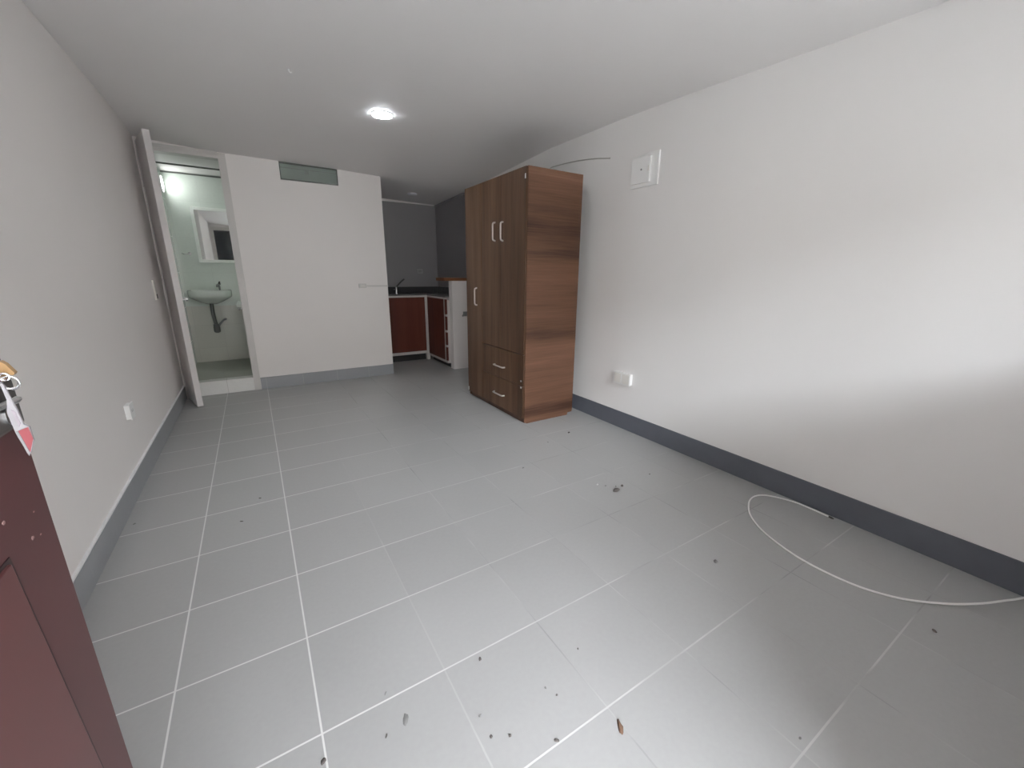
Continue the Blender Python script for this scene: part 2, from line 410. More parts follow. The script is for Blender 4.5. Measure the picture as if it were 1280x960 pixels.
# leaf: hinge at left casing, opened into the room
hx, hy = .022, 5.325; ex, ey = .139, 4.885
d = Vector((ex-hx, ey-hy, 0)); L = d.length; d.normalize(); nn = Vector((-d.y, d.x, 0))   # nn points to +x side
def leafpt(s, t, z): return Vector((hx, hy, z)) + d*s + nn*t
def leafbox(bm, s0, s1, t0, t1, z0, z1):
    vs = [bm.verts.new(leafpt(s, t, z)) for s in (s0, s1) for t in (t0, t1) for z in (z0, z1)]
    for q in ((0, 1, 3, 2), (4, 6, 7, 5), (0, 4, 5, 1), (2, 3, 7, 6), (0, 2, 6, 4), (1, 5, 7, 3)): bm.faces.new([vs[i] for i in q])
    return bm
def grow(bm, o): bmesh.ops.bevel(bm, geom=bm.edges[:], offset=o, segments=1, affect='EDGES'); return bm
door1 = obj('door_1', grow(leafbox(BM(), 0, L, 0, .050, .012, 2.452), .003), M['dooredge'], None, base=(hx, hy, 0))
tag(door1, 'narrow white bathroom door standing open against the left wall', 'door', kind='structure')
for z in (.35, 1.25, 2.1):
    obj('hinge', tube(BM(), [leafpt(.0, -.004, z-.04), leafpt(.0, -.004, z+.04)], .006), M['chrome'], door1)
kb = BM()
for a in (1,):
    p0 = leafpt(L-.06, .050 if a else 0, 1.05); dirn = nn*(1 if a else -1)
    tube(kb, [p0, p0+dirn*.025, p0+dirn*.03, p0+dirn*.045, p0+dirn*.05], [.010, .010, .02, .02, .010], 16)
obj('knob', kb, M['chrome'], door1, smooth=True)

# ------------------------------------------------------------------ high vent opening with glass
v = thing('vent_window', (1.45, D+.06, VZ), 'narrow greenish glass vent in the high opening of the partition', 'vent')
fr = BM(); VY0, VY1 = D+.012, D+.036
box(fr, VX0+.002, VX1-.002, VY0, VY1, VZ+.001, VZ+.016); box(fr, VX0+.002, VX1-.002, VY0, VY1, 2.424, 2.45)
box(fr, VX0+.002, VX0+.010, VY0, VY1, VZ+.016, 2.424); box(fr, VX1-.010, VX1-.002, VY0, VY1, VZ+.016, 2.424)
obj('frame', fr, M['ventframe'], v)
obj('pane', box(BM(), VX0+.010, VX1-.010, VY0+.008, VY0+.014, VZ+.016, 2.384), M['frost'], v)
obj('pane', box(BM(), VX0+.010, VX1-.010, VY0+.012, VY0+.018, 2.392, 2.424), M['frost'], v)
obj('rail', box(BM(), VX0+.010, VX1-.010, VY0+.003, VY1, 2.384, 2.392), M['ventrail'], v)
obj('latch', box(BM(), 1.405, 1.445, D+.010, D+.022, 2.345, 2.384, .003), M['ventrail'], v)

# ------------------------------------------------------------------ bathroom interior
ZT = .875
struct('wall_bathroom_back', box(BM(), 0, XP-.10, YB, YB+.14, ZT, 2.5), M['btile'], 'pale green glossy tiled far wall of the bathroom', 'wall')
struct('wall_bathroom_low', box(BM(), 0, XP-.10, YB-.006, YB+.14, 0, ZT), M['btile_low'], 'cream tiled lower part of the far bathroom wall', 'wall')
struct('wall_bathroom_left', box(BM(), 0, .010, D+PT, YB, .149, 2.5), M['bside'], 'glossy tiled left wall of the bathroom', 'wall')
struct('wall_bathroom_right', box(BM(), XP-.11, XP-.10, D+PT, YB, .149, 2.5), M['bside'], 'tiled right wall of the bathroom', 'wall')
b = BM(); box(b, .625, .70, 5.85, YB-.006, .149, .90)
hw = obj('shower_dividing_wall', b, M['bside'], None, base=(.66, 6.2, .149))
tag(hw, 'low tiled dividing wall with white ledge right of the washbasin', 'half wall', kind='structure')
obj('ledge', box(BM(), .565, .715, 5.84, YB-.006, .90, .935, .006), M['mirrorframe'], hw)
tp = thing('angle_valve', (.62, 6.0, .87), 'small chrome valve below the white ledge of the dividing wall', 'valve')
obj('stem', tube(BM(), [(.625, 6.0, .872), (.600, 6.0, .872)], .010, 12), M['chrome'], tp, smooth=True)
obj('knob', lathe(BM(), (.597, 6.0, .872), [(.012, 0), (.018, -.006), (.018, -.020), (.010, -.026)], 0, 16), M['chrome'], tp, smooth=True)

# washbasin in the corner
def dshape(cx, cy, hw_, dp, z, s=1.0, n=28, back=YB-.008):
    pts = []
    for k in range(n):
        t = PI*k/(n-1); c, s_ = math.cos(t), math.sin(t)
        x = hw_*abs(c)**.55*(1 if c >= 0 else -1); y = -dp*abs(s_)**.62
        pts.append((cx+x*s, cy+(back-cy)*(0) + y*s, z))
    return pts
sk = thing('washbasin', (.288, YB-.01, .90), 'white wall-hung washbasin below the bathroom mirror', 'washbasin')
b = BM(); cx, cy = .288, YB-.008
rings = [dshape(cx, cy, .060, .12, .905), dshape(cx, cy, .12, .20, .930), dshape(cx, cy, .18, .275, .965), dshape(cx, cy, .222, .335, .992),
         dshape(cx, cy, .228, .345, 1.005), dshape(cx, cy, .230, .348, 1.07), dshape(cx, cy, .226, .344, 1.078),
         dshape(cx, cy-.05, .195, .265, 1.078), dshape(cx, cy-.055, .185, .25, 1.06), dshape(cx, cy-.08, .13, .17, 1.005), dshape(cx, cy-.10, .05, .08, .985)]
obj('basin', loft(b, rings), M['porcelain'], sk, smooth=True)
b = BM(); tube(b, smooth_path([(.395, YB-.06, 1.074), (.395, YB-.06, 1.12), (.388, YB-.08, 1.145), (.378, YB-.15, 1.14), (.376, YB-.165, 1.12)], 6), .011, 12)
f = obj('faucet', b, M['greymetal'], sk, smooth=True)
b = BM(); tube(b, [(.397, YB-.06, 1.145), (.399, YB-.06, 1.155), (.405, YB-.055, 1.185)], [.016, .016, .008], 12)
obj('handle', b, M['lockgrey'], f, smooth=True)
obj('drain_ring', torus(BM(), (.36, YB-.21, 1.082), .014, .004, (0, 0, 1)), M['chrome'], sk, smooth=True)
b = BM(); tube(b, smooth_path([(.288, 6.46, .915), (.287, 6.455, .80), (.294, 6.45, .70), (.300, 6.45, .655)], 6), .021, 14)
p = obj('drain_pipe', b, M['drain'], sk, smooth=True)
b = BM(); lathe(b, (.300, 6.45, .545), [(.012, 0), (.030, .008), (.036, .02), (.036, .075), (.032, .085), (.032, .105), (.022, .115)], 2, 24)
obj('trap', b, M['drain'], sk, smooth=True)
b = BM(); tube(b, smooth_path([(.318, 6.46, .625), (.345, 6.48, .66), (.385, 6.53, .70), (.40, 6.60, .70), (.40, YB-.004, .70)], 6), .012, 10)
obj('waste_pipe', b, M['greyp'], sk, smooth=True)

# mirror
mr = thing('bathroom_mirror', (.49, YB-.01, 1.416), 'white framed mirror on the far bathroom wall', 'mirror')
mx0, mx1, mz0, mz1, fw_ = .228, .76, 1.416, 2.072, .036
b = BM()
box(b, mx0, mx0+fw_, YB-.026, YB-.001, mz0, mz1, .003); box(b, mx1-fw_, mx1, YB-.026, YB-.001, mz0, mz1, .003)
box(b, mx0+fw_, mx1-fw_, YB-.026, YB-.001, mz1-fw_, mz1, .003); box(b, mx0+fw_, mx1-fw_, YB-.026, YB-.001, mz0, mz0+fw_, .003)
obj('frame', b, M['mirrorframe'], mr)
obj('mirror_glass', box(BM(), mx0+fw_, mx1-fw_, YB-.014, YB-.002, mz0+fw_, mz1-fw_), M['mirror'], mr)
# towel hook, rod, lamp
hk = thing('towel_hook', (.145, YB, 1.52), 'small chrome towel hook on the tiles beside the mirror', 'hook')
obj('plate', lathe(BM(), (.145, YB-.001, 1.52), [(.020, .004), (.018, -.008), (.008, -.012)], 1, 20), M['chrome'], hk, smooth=True)
obj('arm', tube(BM(), smooth_path([(.145, YB-.01, 1.52), (.13, YB-.045, 1.515), (.10, YB-.055, 1.51), (.075, YB-.05, 1.52)], 5), .006, 8), M['chrome'], hk, smooth=True)
rd = thing('shower_curtain_rod', (.35, 5.75, 2.362), 'dark shower curtain rod across the top of the bathroom doorway view', 'rod')
obj('pole', tube(BM(), [(.012, 5.75, 2.364), (XP-.112, 5.75, 2.350)], .009, 12), M['drain'], rd, smooth=True)
obj('bracket', tube(BM(), [(.011, 5.75, 2.364), (.022, 5.75, 2.364), (.024, 5.75, 2.364)], [.024, .024, .012], 16), M['chrome'], rd, smooth=True)
b = BM(); box(b, .012, XP-.112, YB-.012, YB, 2.428, 2.442)
struct('trim_7', b, M['drain'], 'dark joint line where bathroom tiles meet the ceiling', 'trim')
bl = thing('bathroom_wall_lamp', (.012, 6.50, 2.28), 'lit round lamp on the left bathroom wall', 'lamp')
obj('lamp_base', lathe(BM(), (.0105, 6.50, 2.28), [(.095, 0), (.095, .015), (.086, .0172)], 0, 36), M['white'], bl, smooth=True)
obj('diffuser', lathe(BM(), (.0265, 6.50, 2.28), [(.084, 0), (.083, .0015), (.05, .002), (.012, .0022)], 0, 36), M['bled'], bl, smooth=True)

# ------------------------------------------------------------------ ceiling lamps
def downlight(name, x, y, r, m, label, ringm):
    z = ceil_z(x, y)+(.005 if r > .065 else -.002)
    t = thing(name, (x, y, z-.001), label, 'ceiling lamp')
    obj('rim', lathe(BM(), (x, y, z+.004), [(r*1.08, 0), (r*1.08, -.014), (r*1.0, -.017)], 2, 40), ringm, t, smooth=True)
    obj('diffuser', lathe(BM(), (x, y, z-.010), [(r*.985, 0), (r*.985, -.0065), (r*.8, -.0095), (r*.3, -.011)], 2, 40), m, t, smooth=True)
    return t
downlight('ceiling_lamp', 1.750, 3.485, .071, M['led'], 'brightly lit round white lamp on the room ceiling', M['white'])
downlight('ceiling_lamp', 2.80, 5.93, .060, M['ledoff'], 'unlit small round lamp on the dim kitchen ceiling', M['ledoff'])
hk = obj('ceiling_hook', tube(BM(), smooth_path([(1.10, 3.09, ceil_z(1.1, 3.09)+.003), (1.10, 3.09, ceil_z(1.1, 3.09)-.012), (1.108, 3.09, ceil_z(1.1, 3.09)-.018), (1.116, 3.09, ceil_z(1.1, 3.09)-.012)], 5), .0035, 8), M['white'], None, base=(1.10, 3.09, ceil_z(1.1, 3.09)), smooth=True)
tag(hk, 'tiny white hook on the ceiling left of the lit lamp', 'hook')

# ------------------------------------------------------------------ wardrobe
WX, WXB, WY0, WY1, WH = 2.67, 3.225, 2.866, 3.962, 2.112
YS = 3.622                                       # between narrow door and wide section
wd = thing('wardrobe', (2.95, 3.41, 0), 'tall dark walnut wardrobe with three doors and two drawers near the right wall', 'wardrobe')
T = .018
b = BM()                                         # near side panel with cut toe at the back
prof = [(WX+.002, .012), (WX+.03, .0), (WXB-.06, .0), (WXB-.055, .022), (WXB-.004, .026), (WXB, .05), (WXB, WH), (WX+.002, WH)]
loft(b, [[(x, WY0, z) for x, z in prof], [(x, WY0+T, z) for x, z in prof]])
obj('side_panel', b, M['wside'], wd, label='reddish walnut side panel with horizontal grain')
b = BM(); loft(b, [[(x, WY1-T, z) for x, z in prof], [(x, WY1, z) for x, z in prof]])
obj('side_panel', b, M['wside'], wd)
obj('top_panel', box(BM(), WX+.004, WXB-.002, WY0+T, WY1-T, WH-.02, WH-.001), M['wdark'], wd)
obj('back_panel', box(BM(), WXB-.010, WXB-.004, WY0+T, WY1-T, .05, WH-.02), M['wdark'], wd)
obj('plinth', box(BM(), WX+.014, WX+.03, WY0+T, WY1-T, 0, .05), M['wdark'], wd)
obj('divider', box(BM(), WX+.03, WXB-.012, YS-.009, YS+.009, .05, WH-.02), M['wdark'], wd)
FX0, FX1 = WX-.0165, WX+.0005
def handle(par, y0, y1, z0, z1):
    """flat bar pull: vertical when z differs, else horizontal"""
    c = []
    x = FX0; o = .026
    if z1-z0 > y1-y0:
        ym = (y0+y1)/2; c = [(x+.001, ym, z0), (x-o*.75, ym, z0+.006), (x-o, ym, z0+.022), (x-o, ym, (z0+z1)/2), (x-o, ym, z1-.022), (x-o*.75, ym, z1-.006), (x+.001, ym, z1)]
    else:
        zm = (z0+z1)/2; c = [(x+.001, y0, zm), (x-o*.75, y0+.006, zm), (x-o, y0+.022, zm), (x-o, (y0+y1)/2, zm), (x-o, y1-.022, zm), (x-o*.75, y1-.006, zm), (x+.001, y1, zm)]
    obj('handle', tube(BM(), smooth_path(c, 5), .0070, 10), M['alu'], par, smooth=True, label='pale silver bar handle')
YM = 3.262
dn = obj('door', box(BM(), FX0, FX1, YS+.003, WY1-.002, .052, WH-.004, .0012), M['wfront'], wd, label='narrow full-height door with vertical grain'); handle(dn, 3.715, 3.739, 1.000, 1.168)
dl = obj('door', box(BM(), FX0, FX1, YM+.0008, YS-.003, .634, WH-.004, .0012), M['wfront'], wd); handle(dl, 3.342, 3.366, 1.590, 1.745)
dr = obj('door', box(BM(), FX0, FX1, WY0+.004, YM-.0008, .634, WH-.004, .0012), M['wfront'], wd); handle(dr, 3.203, 3.227, 1.582, 1.737)
d1 = obj('drawer', box(BM(), FX0, FX1, WY0+.004, YS-.003, .348, .626, .0012), M['wfront'], wd); handle(d1, 3.180, 3.362, .452, .472)
d2 = obj('drawer', box(BM(), FX0, FX1, WY0+.010, YS-.003, .054, .343, .0012), M['wfront'], wd); handle(d2, 3.185, 3.372, .176, .196)
b = BM(); box(b, WX-.0205, WX-.0155, WY0+.006, WY0+.016, 2.02, 2.055, .001)
obj('hinge_cap', b, M['white'], dr, label='small white plastic hinge cap')
b = BM(); box(b, WX-.0205, WX-.0155, WY1-.020, WY1-.008, .06, .10, .001)
obj('hinge_cap', b, M['white'], dn, label='small white plastic hinge cap')
for dd, z in ((d1, .395), (d2, .336)):
    obj('lock', tube(BM(), [(FX0+.001, WY0+.028, z), (FX0-.006, WY0+.028, z), (FX0-.007, WY0+.028, z)], [.010, .009, .005], 14), M['chrome'], dd, smooth=True)

# ------------------------------------------------------------------ kitchen
KX, KY = 2.985, 6.03
kc = thing('kitchen_base_cabinet', (2.58, KY, 0), 'red-brown base cabinet with white frame under the far counter', 'cabinet')
obj('carcass', box(BM(), XP+.003, 2.945, KY+.016, YK-.003, .10, .955), M['kframe'], kc)
obj('toe_kick', box(BM(), XP+.003, 2.945, KY+.055, KY+.07, 0, .10), M['dark'], kc)
obj('top_rail', box(BM(), XP+.003, 2.945, KY-.002, KY+.016, .962, .985), M['kframe'], kc)
obj('bottom_rail', box(BM(), XP+.003, 2.945, KY-.002, KY+.016, .108, .145), M['kframe'], kc)
obj('door', box(BM(), XP+.006, 2.944, KY-.004, KY+.014, .146, .961, .002), M['kdoor'], kc)
kp = obj('corner_post', box(BM(), 2.946, 2.992, KY-.006, KY+.05, 0, .995, .002), M['kframe'], None, base=(2.97, KY+.02, 0))
tag(kp, 'white corner post between the two kitchen base cabinets', 'post')
kr = thing('kitchen_base_cabinet', (KX, 5.65, 0), 'red-brown base cabinet with door and narrow drawers beside the half wall', 'cabinet')
obj('carcass', box(BM(), KX+.016, W-.003, 5.302, YK-.003, .07, .955), M['kframe'], kr)
obj('toe_kick', box(BM(), KX+.06, KX+.075, 5.302, KY-.01, 0, .07), M['dark'], kr)
b = BM(); box(b, KX-.002, KX+.016, 5.302, KY-.01, .965, .985); obj('top_rail', b, M['kframe'], kr)
b = BM(); box(b, KX-.002, KX+.016, 5.302, KY-.01, .072, .105)
obj('bottom_rail', b, M['kframe'], kr)
b = BM(); box(b, KX-.003, KX+.016, 5.355, 5.385, .1055, .9645)
obj('stile', b, M['kframe'], kr)
for z in (.315, .525, .745): obj('drawer_rail', box(BM(), KX-.002, KX+.016, 5.302, 5.3545, z-.014, z+.014), M['kframe'], kr)
obj('door', box(BM(), KX-.004, KX+.014, 5.386, KY-.011, .106, .964, .002), M['kdoor'], kr)
for z0, z1 in ((.106, .300), (.330, .510), (.540, .730), (.760, .964)):
    obj('drawer', box(BM(), KX-.004, KX+.014, 5.304, 5.354, z0, z1, .002), M['kdoor'], kr)
b = BM()
loft(b, [[(x, y, z) for x, y in ((XP+.001, KY-.012), (KX-.010, KY-.012), (KX-.010, 5.301), (W-.001, 5.301), (W-.001, YK-.001), (XP+.001, YK-.001))] for z in (.988, 1.008)])
ct = obj('kitchen_countertop', b, M['counter'], None, base=(2.8, 6.2, .988))
tag(ct, 'dark grey stone countertop running around the kitchen corner', 'countertop')
b = BM(); box(b, XP+.001, W-.012, YK-.012, YK-.001, 1.0085, 1.10); box(b, W-.012, W-.001, 5.31, YK-.001, 1.0085, 1.10)
obj('backsplash', b, M['granite'], ct)
fc = thing('kitchen_faucet', (2.545, 6.22, 1.008), 'chrome kitchen faucet with dark raised spout on the counter', 'faucet')
obj('base', lathe(BM(), (2.545, 6.10, 1.0085), [(.022, 0), (.022, .01), (.015, .016), (.014, .10), (.010, .11)], 2, 20), M['chrome'], fc, smooth=True)
obj('spout', tube(BM(), smooth_path([(2.545, 6.10, 1.11), (2.575, 6.08, 1.145), (2.615, 6.06, 1.19), (2.655, 6.04, 1.225)], 5), .011, 10), M['lockgrey'], fc, smooth=True)
obj('handle', tube(BM(), [(2.545, 6.10, 1.06), (2.520, 6.09, 1.075), (2.50, 6.085, 1.078)], [.008, .006, .004], 10), M['chrome'], fc, smooth=True)
# half wall with bar top
hb = obj('kitchen_half_wall', box(BM(), 3.030, W, 5.195, 5.298, 0, 1.212), M['wall'], None, base=(3.2, 5.25, 0))
tag(hb, 'white half wall under the wooden bar top behind the wardrobe', 'half wall', kind='structure')
br = obj('bar_top', box(BM(), 2.915, W-.001, 5.185, 5.47, 1.2125, 1.252, .004), M['wbar'], None, base=(3.13, 5.3, 1.2125))
tag(br, 'reddish wooden bar top resting on the white half wall', 'bar top')
br_ = thing('towel_bracket', (3.20, 5.193, .77), 'small grey metal bracket on the front of the white half wall', 'bracket')
obj('plate', box(BM(), 3.185, 3.245, 5.187, 5.1945, .735, .80, .003), M['greymetal'], br_)
obj('arm', tube(BM(), smooth_path([(3.215, 5.19, .785), (3.19, 5.165, .775), (3.165, 5.15, .752), (3.155, 5.15, .74)], 5), [.012], 10) if False else tube(BM(), smooth_path([(3.215, 5.19, .785), (3.19, 5.165, .775), (3.165, 5.15, .752), (3.155, 5.15, .74)], 5), .011, 10), M['greymetal'], br_, smooth=True)

# ------------------------------------------------------------------ electrical bits
# right wall double socket box
o = thing('wall_socket', (W, 2.36, .40), 'white surface-mounted double socket low on the right wall', 'socket')
obj('back_box', box(BM(), W-.032, W, 2.272, 2.448, .404, .500, .004), M['white'], o)
fp = obj('faceplate', box(BM(), W-.038, W-.032, 2.268, 2.452, .400, .504, .002), M['white'], o)
for yc in (2.315, 2.405):
    obj('insert', box(BM(), W-.0395, W-.0375, yc-.037, yc+.037, .412, .492, .0008), M['white2'], fp)
# left wall socket
o = thing('wall_socket', (0, 3.235, .43), 'small white socket plate low on the left wall', 'socket')
obj('back_box', box(BM(), 0, .022, 3.195, 3.275, .432, .520, .003), M['white'], o)
fp = obj('faceplate', box(BM(), .022, .028, 3.190, 3.280, .428, .524, .002), M['white'], o)
for yy in (3.224, 3.246): obj('slot', box(BM(), .0275, .0285, yy-.002, yy+.002, .470, .488), M['greyp'], fp)
# light switch by the bathroom door
o = thing('light_switch', (0, 4.89, 1.05), 'cream wall plate with dark hole beside the open bathroom door', 'switch')
obj('plate', box(BM(), 0, .012, 4.845, 4.935, 1.055, 1.225, .003), M['white2'], o)
obj('cutout', box(BM(), .0115, .0135, 4.860, 4.905, 1.065, 1.105, .001), M['dark'], o)
# fuse box on right wall
o = thing('fuse_box', (W, 2.32, 1.94), 'white fuse box cover high on the right wall beside the wardrobe', 'fuse box')
obj('flange', box(BM(), W-.012, W+.004, 2.195, 2.450, 1.945, 2.172, .003), M['white'], o)
dd = obj('door', box(BM(), W-.030, W-.012, 2.258, 2.436, 1.972, 2.150, .004), M['white'], o)
obj('latch', tube(BM(), [(W-.0295, 2.335, 2.064), (W-.033, 2.335, 2.064)], .007, 14), M['greymetal'], dd)
obj('pull_tab', box(BM(), W-.034, W-.029, 2.262, 2.274, 2.045, 2.082, .002), M['white2'], dd)
# raceway and junction on partition
o = thing('cable_raceway', (2.05, D, 1.15), 'thin white cable raceway with small box near the free end of the partition', 'raceway')
obj('channel', box(BM(), 1.955, 2.222, D-.012, D-.0005, 1.140, 1.158, .002), M['raceway'], o)
jb = obj('junction_box', box(BM(), 1.865, 1.955, D-.018, D-.0005, 1.126, 1.178, .003), M['raceway'], o)
obj('insert', box(BM(), 1.882, 1.938, D-.0205, D-.0175, 1.138, 1.166, .001), M['white2'], jb)
o = thing('wall_socket', (3.06, YK, 1.31), 'small pale socket plate on the dim far kitchen wall', 'socket')
fp = obj('faceplate', box(BM(), 3.015, 3.105, YK-.010, YK+.002, 1.305, 1.375, .003), M['kplate'], o)
obj('slots', box(BM(), 3.03, 3.09, YK-.0115, YK-.0095, 1.32, 1.36, .001), M['kplate2'], fp)
# loose wire sticking out above wardrobe
ww = obj('loose_wire', tube(BM(), smooth_path([(W+.004, 3.52, 2.296), (W-.008, 3.45, 2.301), (W-.010, 3.15, 2.285), (W-.012, 2.90, 2.255), (W-.012, 2.690, 2.217)], 8), .0045, 8), M['wire'], None, base=(W, 3.1, 2.27), smooth=True)
tag(ww, 'thin grey wire sticking out along the wall above the wardrobe', 'wire')

# ------------------------------------------------------------------ maroon entrance door (open, at the left edge of the view)
X1, X0, YF, YH = .563, .523, .500, -.345
dm = obj('door_2', box(BM(), X0, X1, YH, YF, .012, 2.03, .0012), M['maroon'], None, base=(.54, YH, 0))
tag(dm, 'open maroon entrance door at the left edge with keys in its lock', 'door', kind='structure')
PY0, PY1 = YH+.11, .437
for z0, z1 in ((.16, .98), (1.07, 1.92)):
    if z0 > 1: z0 = 1.32
    else: z0, z1 = .42, 1.088
    gv_b = box(BM(), X1-.0005, X1+.0008, PY0-.006, PY1+.006, z0-.006, z1+.003)
    pnb = box(BM(), X1, X1+.0030, PY0, PY1, z0, z1, .001)
    for bm_ in (gv_b, pnb):                       # the pressed stile runs slightly out of true
        if z0 < 1:
            for v_ in bm_.verts:
                if v_.co.y > .3: v_.co.y += -.021+(1.10-v_.co.z)*.095
    obj('panel_groove', gv_b, M['groove'], dm); obj('panel', pnb, M['maroon2'], dm)
b = BM()
for y, z, s in ((.460, 1.085, .0020), (.473, 1.0805, .0010), (.474, 1.102, .0008), (.431, 1.116, .0017)):
    pts = [(X1+.0001, y+s*(.7+.6*random.random())*math.cos(a)*1.2, z+s*(.5+.5*random.random())*math.sin(a)) for a in [2*PI*k/9 for k in range(9)]]
    slab(b, pts, (1, 0, 0), .0004)
obj('paint_chip', b, M['chip'], dm)
lk = obj('lock_case', box(BM(), X1, X1+.005, .425, .494, 1.176, 1.214, .0025), M['lockgrey'], dm, label='dark grey metal lock plate')
b = BM(); tube(b, [(X1+.004, .472, 1.189), (X1+.0065, .472, 1.189), (X1+.0068, .472, 1.189)], [.009, .009, .006], 20)
obj('cylinder', b, M['chrome'], lk, smooth=True)
b = BM(); tube(b, [(X1+.0075, .43, 1.2010), (X1+.0075, .480, 1.1985), (X1+.0075, .486, 1.198)], [.0032, .0032, .0022], 12)
obj('bolt', b, M['chrome'], lk, smooth=True)
# keys hanging from the lock (all near y = .46)
ks = thing('key_bunch', (.585, .46, 1.222), 'key with tan head and ring hanging from the lock of the maroon door', 'keys')
def kp_(u, v, y=.46):       # small local frame at the door edge: u across, v down
    return Vector((.576+.00041*u-.000115*(v-455), y, 1.232-.000625*(v-455)-.00009*u))
b = BM()
head = [kp_(-8, 452), kp_(4, 451), kp_(10, 454), kp_(21, 464), kp_(19, 467), kp_(13, 466), kp_(8, 475), kp_(-8, 477)]
slab(b, [p_ + Vector((0, -.004, 0)) for p_ in head], (0, 1, 0), .005)
obj('key_head', b, M['brass'], ks, label='tan key head')
b = BM(); torus(b, kp_(16.5, 476, .455), .0052, .0007, (.25, 1, .1)); torus(b, kp_(15.5, 475, .453), .0050, .0006, (-.15, 1, .2))
obj('key_ring', b, M['chrome'], ks, smooth=True)
b = BM(); torus(b, kp_(11, 468, .452), .0026, .0009, (0, 1, .1), 18); obj('ring_link', b, M['chrome'], ks, smooth=True)
def tp_(u, v, y=.452): return kp_(u, v, y)
slv = [tp_(7, 474), tp_(11, 476), tp_(18, 490), tp_(27, 508), tp_(34, 525), tp_(41, 528), tp_(46, 545), tp_(42, 562), tp_(38, 562), tp_(24, 536), tp_(15, 512), tp_(15, 495)]
sl = obj('key_tag', slab(BM(), slv, (0, -1, 0), .0022), M['clear'], ks, label='clear plastic key tag')
obj('red_insert', slab(BM(), [p_+Vector((0, -.0023, 0)) for p_ in (tp_(28, 533), tp_(40, 528), tp_(46, 543), tp_(42, 560))], (0, -1, 0), .0008), M['red'], sl, label='red paper insert')
obj('grey_insert', slab(BM(), [p_+Vector((0, -.0023, 0)) for p_ in (tp_(25, 534), tp_(28, 534), tp_(42, 561), tp_(41, 565), tp_(38, 561))], (0, -1, 0), .0008), M['greyp'], sl)
obj('paper_strip', slab(BM(), [p_+Vector((0, -.0023, 0)) for p_ in (tp_(20, 507), tp_(25, 509), tp_(31, 524), tp_(29, 528))], (0, -1, 0), .0006), M['greymauve'], sl)

# ------------------------------------------------------------------ floor cable
r = .0042
cp = [(3.325, .760, r), (3.328, .815, r), (3.330, .880, r), (3.322, .955, r), (3.262, 1.065, r), (3.180, 1.098, r), (3.074, 1.072, r), (2.952, .992, r), (2.854, .859, r), (2.797, .677, r),
      (2.804, .489, r), (2.869, .345, .006), (2.975, .233, .014), (3.085, .150, .026), (3.20, .085, .04), (3.30, .02, .055), (3.335, -.10, .06), (3.335, -.3, .05)]
cb = thing('floor_cable', (3.0, .7, 0), 'white cable looping over the floor beside the dark skirting', 'cable')
obj('cord', tube(BM(), smooth_path(cp, 10), r, 10), M['cable'], cb, smooth=True)
obj('plug_tip', tube(BM(), [(3.325, .762, r), (3.322, .748, r), (3.321, .738, r)], [.0052, .0052, .003], 10), M['lockgrey'], cb, smooth=True)

# ------------------------------------------------------------------ specks on the floor
def speck(name, x, y, a, bb, rot, h, mat, label, group=None, lumps=9, tail=0):
    bm = BM(); n = 14; rings = []
    rr = [1+.35*(random.random()-.5) for _ in range(n)]
    for s, z in ((1, 0.0005), (.92, h*.5), (.55, h)):
        ring = []
        for k in range(n):
            t = 2*PI*k/n; u, w = a*rr[k]*s*math.cos(t), bb*rr[k]*s*math.sin(t)
            if tail and abs(t) < .5: u += tail*s
            ring.append((x+u*math.cos(rot)-w*math.sin(rot), y+u*math.sin(rot)+w*math.cos(rot), z*(1+.3*rr[k])))
        rings.append(ring)
    loft(bm, rings)
    o = obj(name, bm, M[mat], None, base=(x, y, 0), smooth=True)
    return tag(o, label, name.split('_')[-1] if '_' in name else name, group)
# direction toward the viewer's right is about (.85,-.53) on the floor; away is (.53,.85)
V = math.atan2(.848, .53)
speck('dry_leaf', 1.505, .589, .018, .008, V, .006, 'leaf', 'brown dry leaf scrap lying nearest the bottom edge of the floor', tail=.008)
speck('dark_flake', .970, .949, .018, .008, V+.25, .002, 'dirt2', 'oval dark grey flake on the tiles at the lower middle')
speck('dirt_clump', 2.512, 1.590, .024, .014, V-1.1, .012, 'dirt', 'largest dark dirt clump on the floor right of the wardrobe', tail=.012)
speck('dirt_clump', 2.589, 1.610, .009, .008, 0, .008, 'dirt', 'small round dark dirt crumb just right of the largest clump')
speck('paint_crumb', 2.467, 1.705, .007, .006, 0, .005, 'crumb', 'tiny white crumb on the floor left of the largest dirt clump')
speck('dirt_clump', 2.434, .877, .013, .009, .4, .005, 'dirt2', 'grey dirt crumb lying left of the cable loop')
speck('dirt_clump', 2.784, .208, .010, .005, .9, .004, 'dirt', 'short dark crumb below the front of the cable loop')
speck('dirt_clump', 2.882, 2.494, .013, .007, .3, .006, 'dirt', 'dark crumb on the floor in front of the wardrobe side')
G = 'tiny dirt specks scattered on the tiles'
base_s = None
sp = [(2.552, 1.628, .008, .003, V), (2.501, 1.668, .008, .005, 0), (1.254, 1.009, .010, .006, V), (1.405, .768, .005, .004, 0), (1.388, .806, .004, .006, 0), (1.573, .861, .006, .003, V),
      (1.323, .663, .011, .006, V-1.7), (2.187, 2.148, .012, .006, .2), (.535, 2.404, .013, .003, -.5), (.624, 2.626, .010, .004, -.5), (1.166, .84, .007, .004, .5), (1.214, .745, .006, .005, 0),
      (1.167, .772, .007, .006, 1), (.940, 1.059, .010, .003, V), (.908, .933, .009, .003, V), (.742, .959, .012, .009, V), (.051, 2.672, .010, .006, 1), (2.605, 2.42, .008, .004, 0), (2.87, 1.628, .008, .005, 0), (1.932, .296, .006, .004, 0)]
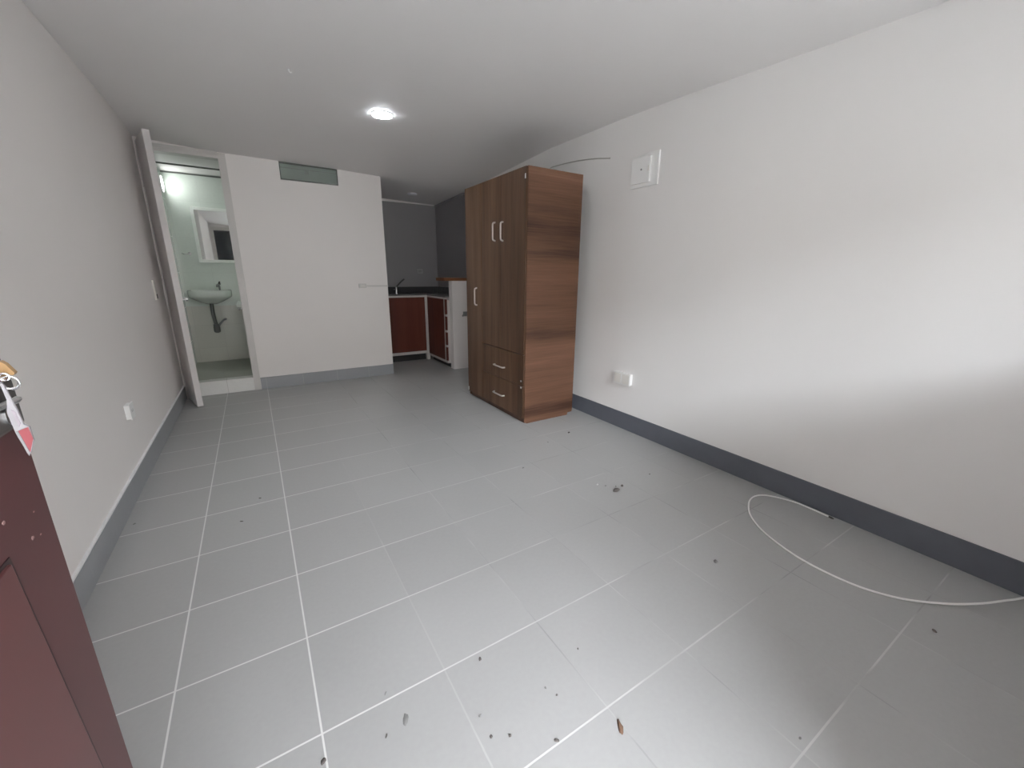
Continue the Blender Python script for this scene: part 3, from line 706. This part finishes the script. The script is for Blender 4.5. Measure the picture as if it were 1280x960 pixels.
for i, (x, y, a, bb, rot) in enumerate(sp):
    speck('dirt_speck', x, y, a*.75, bb*.75, rot, .003, 'dirt2' if i % 3 == 1 else 'dirt', 'tiny dark speck of dirt on the grey floor tiles', G)

# ------------------------------------------------------------------ light
wld = bpy.data.worlds.new('sky'); scn.world = wld; wld.use_nodes = True
nt = wld.node_tree; bg = nt.nodes['Background']
tc = N(nt, 'ShaderNodeTexCoord'); sp_ = N(nt, 'ShaderNodeSeparateXYZ'); nt.links.new(tc.outputs['Generated'], sp_.inputs[0])
nt.links.new(ramp(nt, maprange(nt, sp_.outputs[2], -.1, 1), [(0, (.66, .67, .69)), (.25, (.95, .965, 1.0)), (1, (.88, .93, 1.0))]), bg.inputs['Color'])
# the overcast sky is brightest toward the veiled sun, off to the left behind the viewer
dp = N(nt, 'ShaderNodeVectorMath', operation='DOT_PRODUCT'); nt.links.new(tc.outputs['Generated'], dp.inputs[0])
dp.inputs[1].default_value = Vector((-.62, -.70, .35)).normalized()
glow = math_n(nt, 'POWER', math_n(nt, 'MAXIMUM', dp.outputs['Value'], 0.0), 4.0)
nt.links.new(math_n(nt, 'MULTIPLY_ADD', glow, 9.5, 8.8), bg.inputs['Strength'])
lb = bpy.data.lights.new('bathroom_fill_light', 'AREA'); lb.shape = 'DISK'; lb.size = .25; lb.energy = .55; lb.color = (.93, 1.0, .93)  # added fill light without a lamp body, brightens the bathroom
ob = bpy.data.objects.new('bathroom_fill_light', lb); COL.objects.link(ob); ob.location = (1.05, 5.95, 2.40)
def portal(x0, x1, z0, z1):
    l = bpy.data.lights.new('daylight_portal', 'AREA'); l.shape = 'RECTANGLE'; l.size = x1-x0; l.size_y = z1-z0
    l.cycles.is_portal = True
    o = bpy.data.objects.new('daylight_portal', l); COL.objects.link(o)
    o.location = ((x0+x1)/2, yo-.01, (z0+z1)/2); o.rotation_euler = (PI/2, 0, 0)
portal(WX0, WX1, WZ0, WZ1); portal(EX0, EX1, 0, EZ)

# ------------------------------------------------------------------ camera
f_px, yaw, pit, rol, camx = 508.8, .5591, -.2626, .0084, .74529
cy, sy = math.cos(yaw), math.sin(yaw)
fw = Vector((sy*math.cos(pit), cy*math.cos(pit), math.sin(pit))); rt = Vector((cy, -sy, 0)); up = rt.cross(fw)
r_ = math.cos(rol)*rt+math.sin(rol)*up; u_ = -math.sin(rol)*rt+math.cos(rol)*up
cd = bpy.data.cameras.new('camera'); cam = bpy.data.objects.new('camera', cd); COL.objects.link(cam)
cd.sensor_fit = 'HORIZONTAL'; cd.sensor_width = 36; cd.lens = f_px/1280*36; cd.clip_start = .02
mtx = Matrix((r_, u_, -fw)).transposed().to_4x4(); mtx.translation = Vector((camx, 0, 1.3)); cam.matrix_world = mtx
scn.camera = cam
scn.view_settings.view_transform = 'Standard'; scn.view_settings.look = 'None'
scn.view_settings.exposure = 2.08; scn.view_settings.gamma = 1.12
scn.cycles.use_denoising = True
scn.cycles.max_bounces = 10; scn.cycles.diffuse_bounces = 8
scn.cycles.sample_clamp_indirect = 8
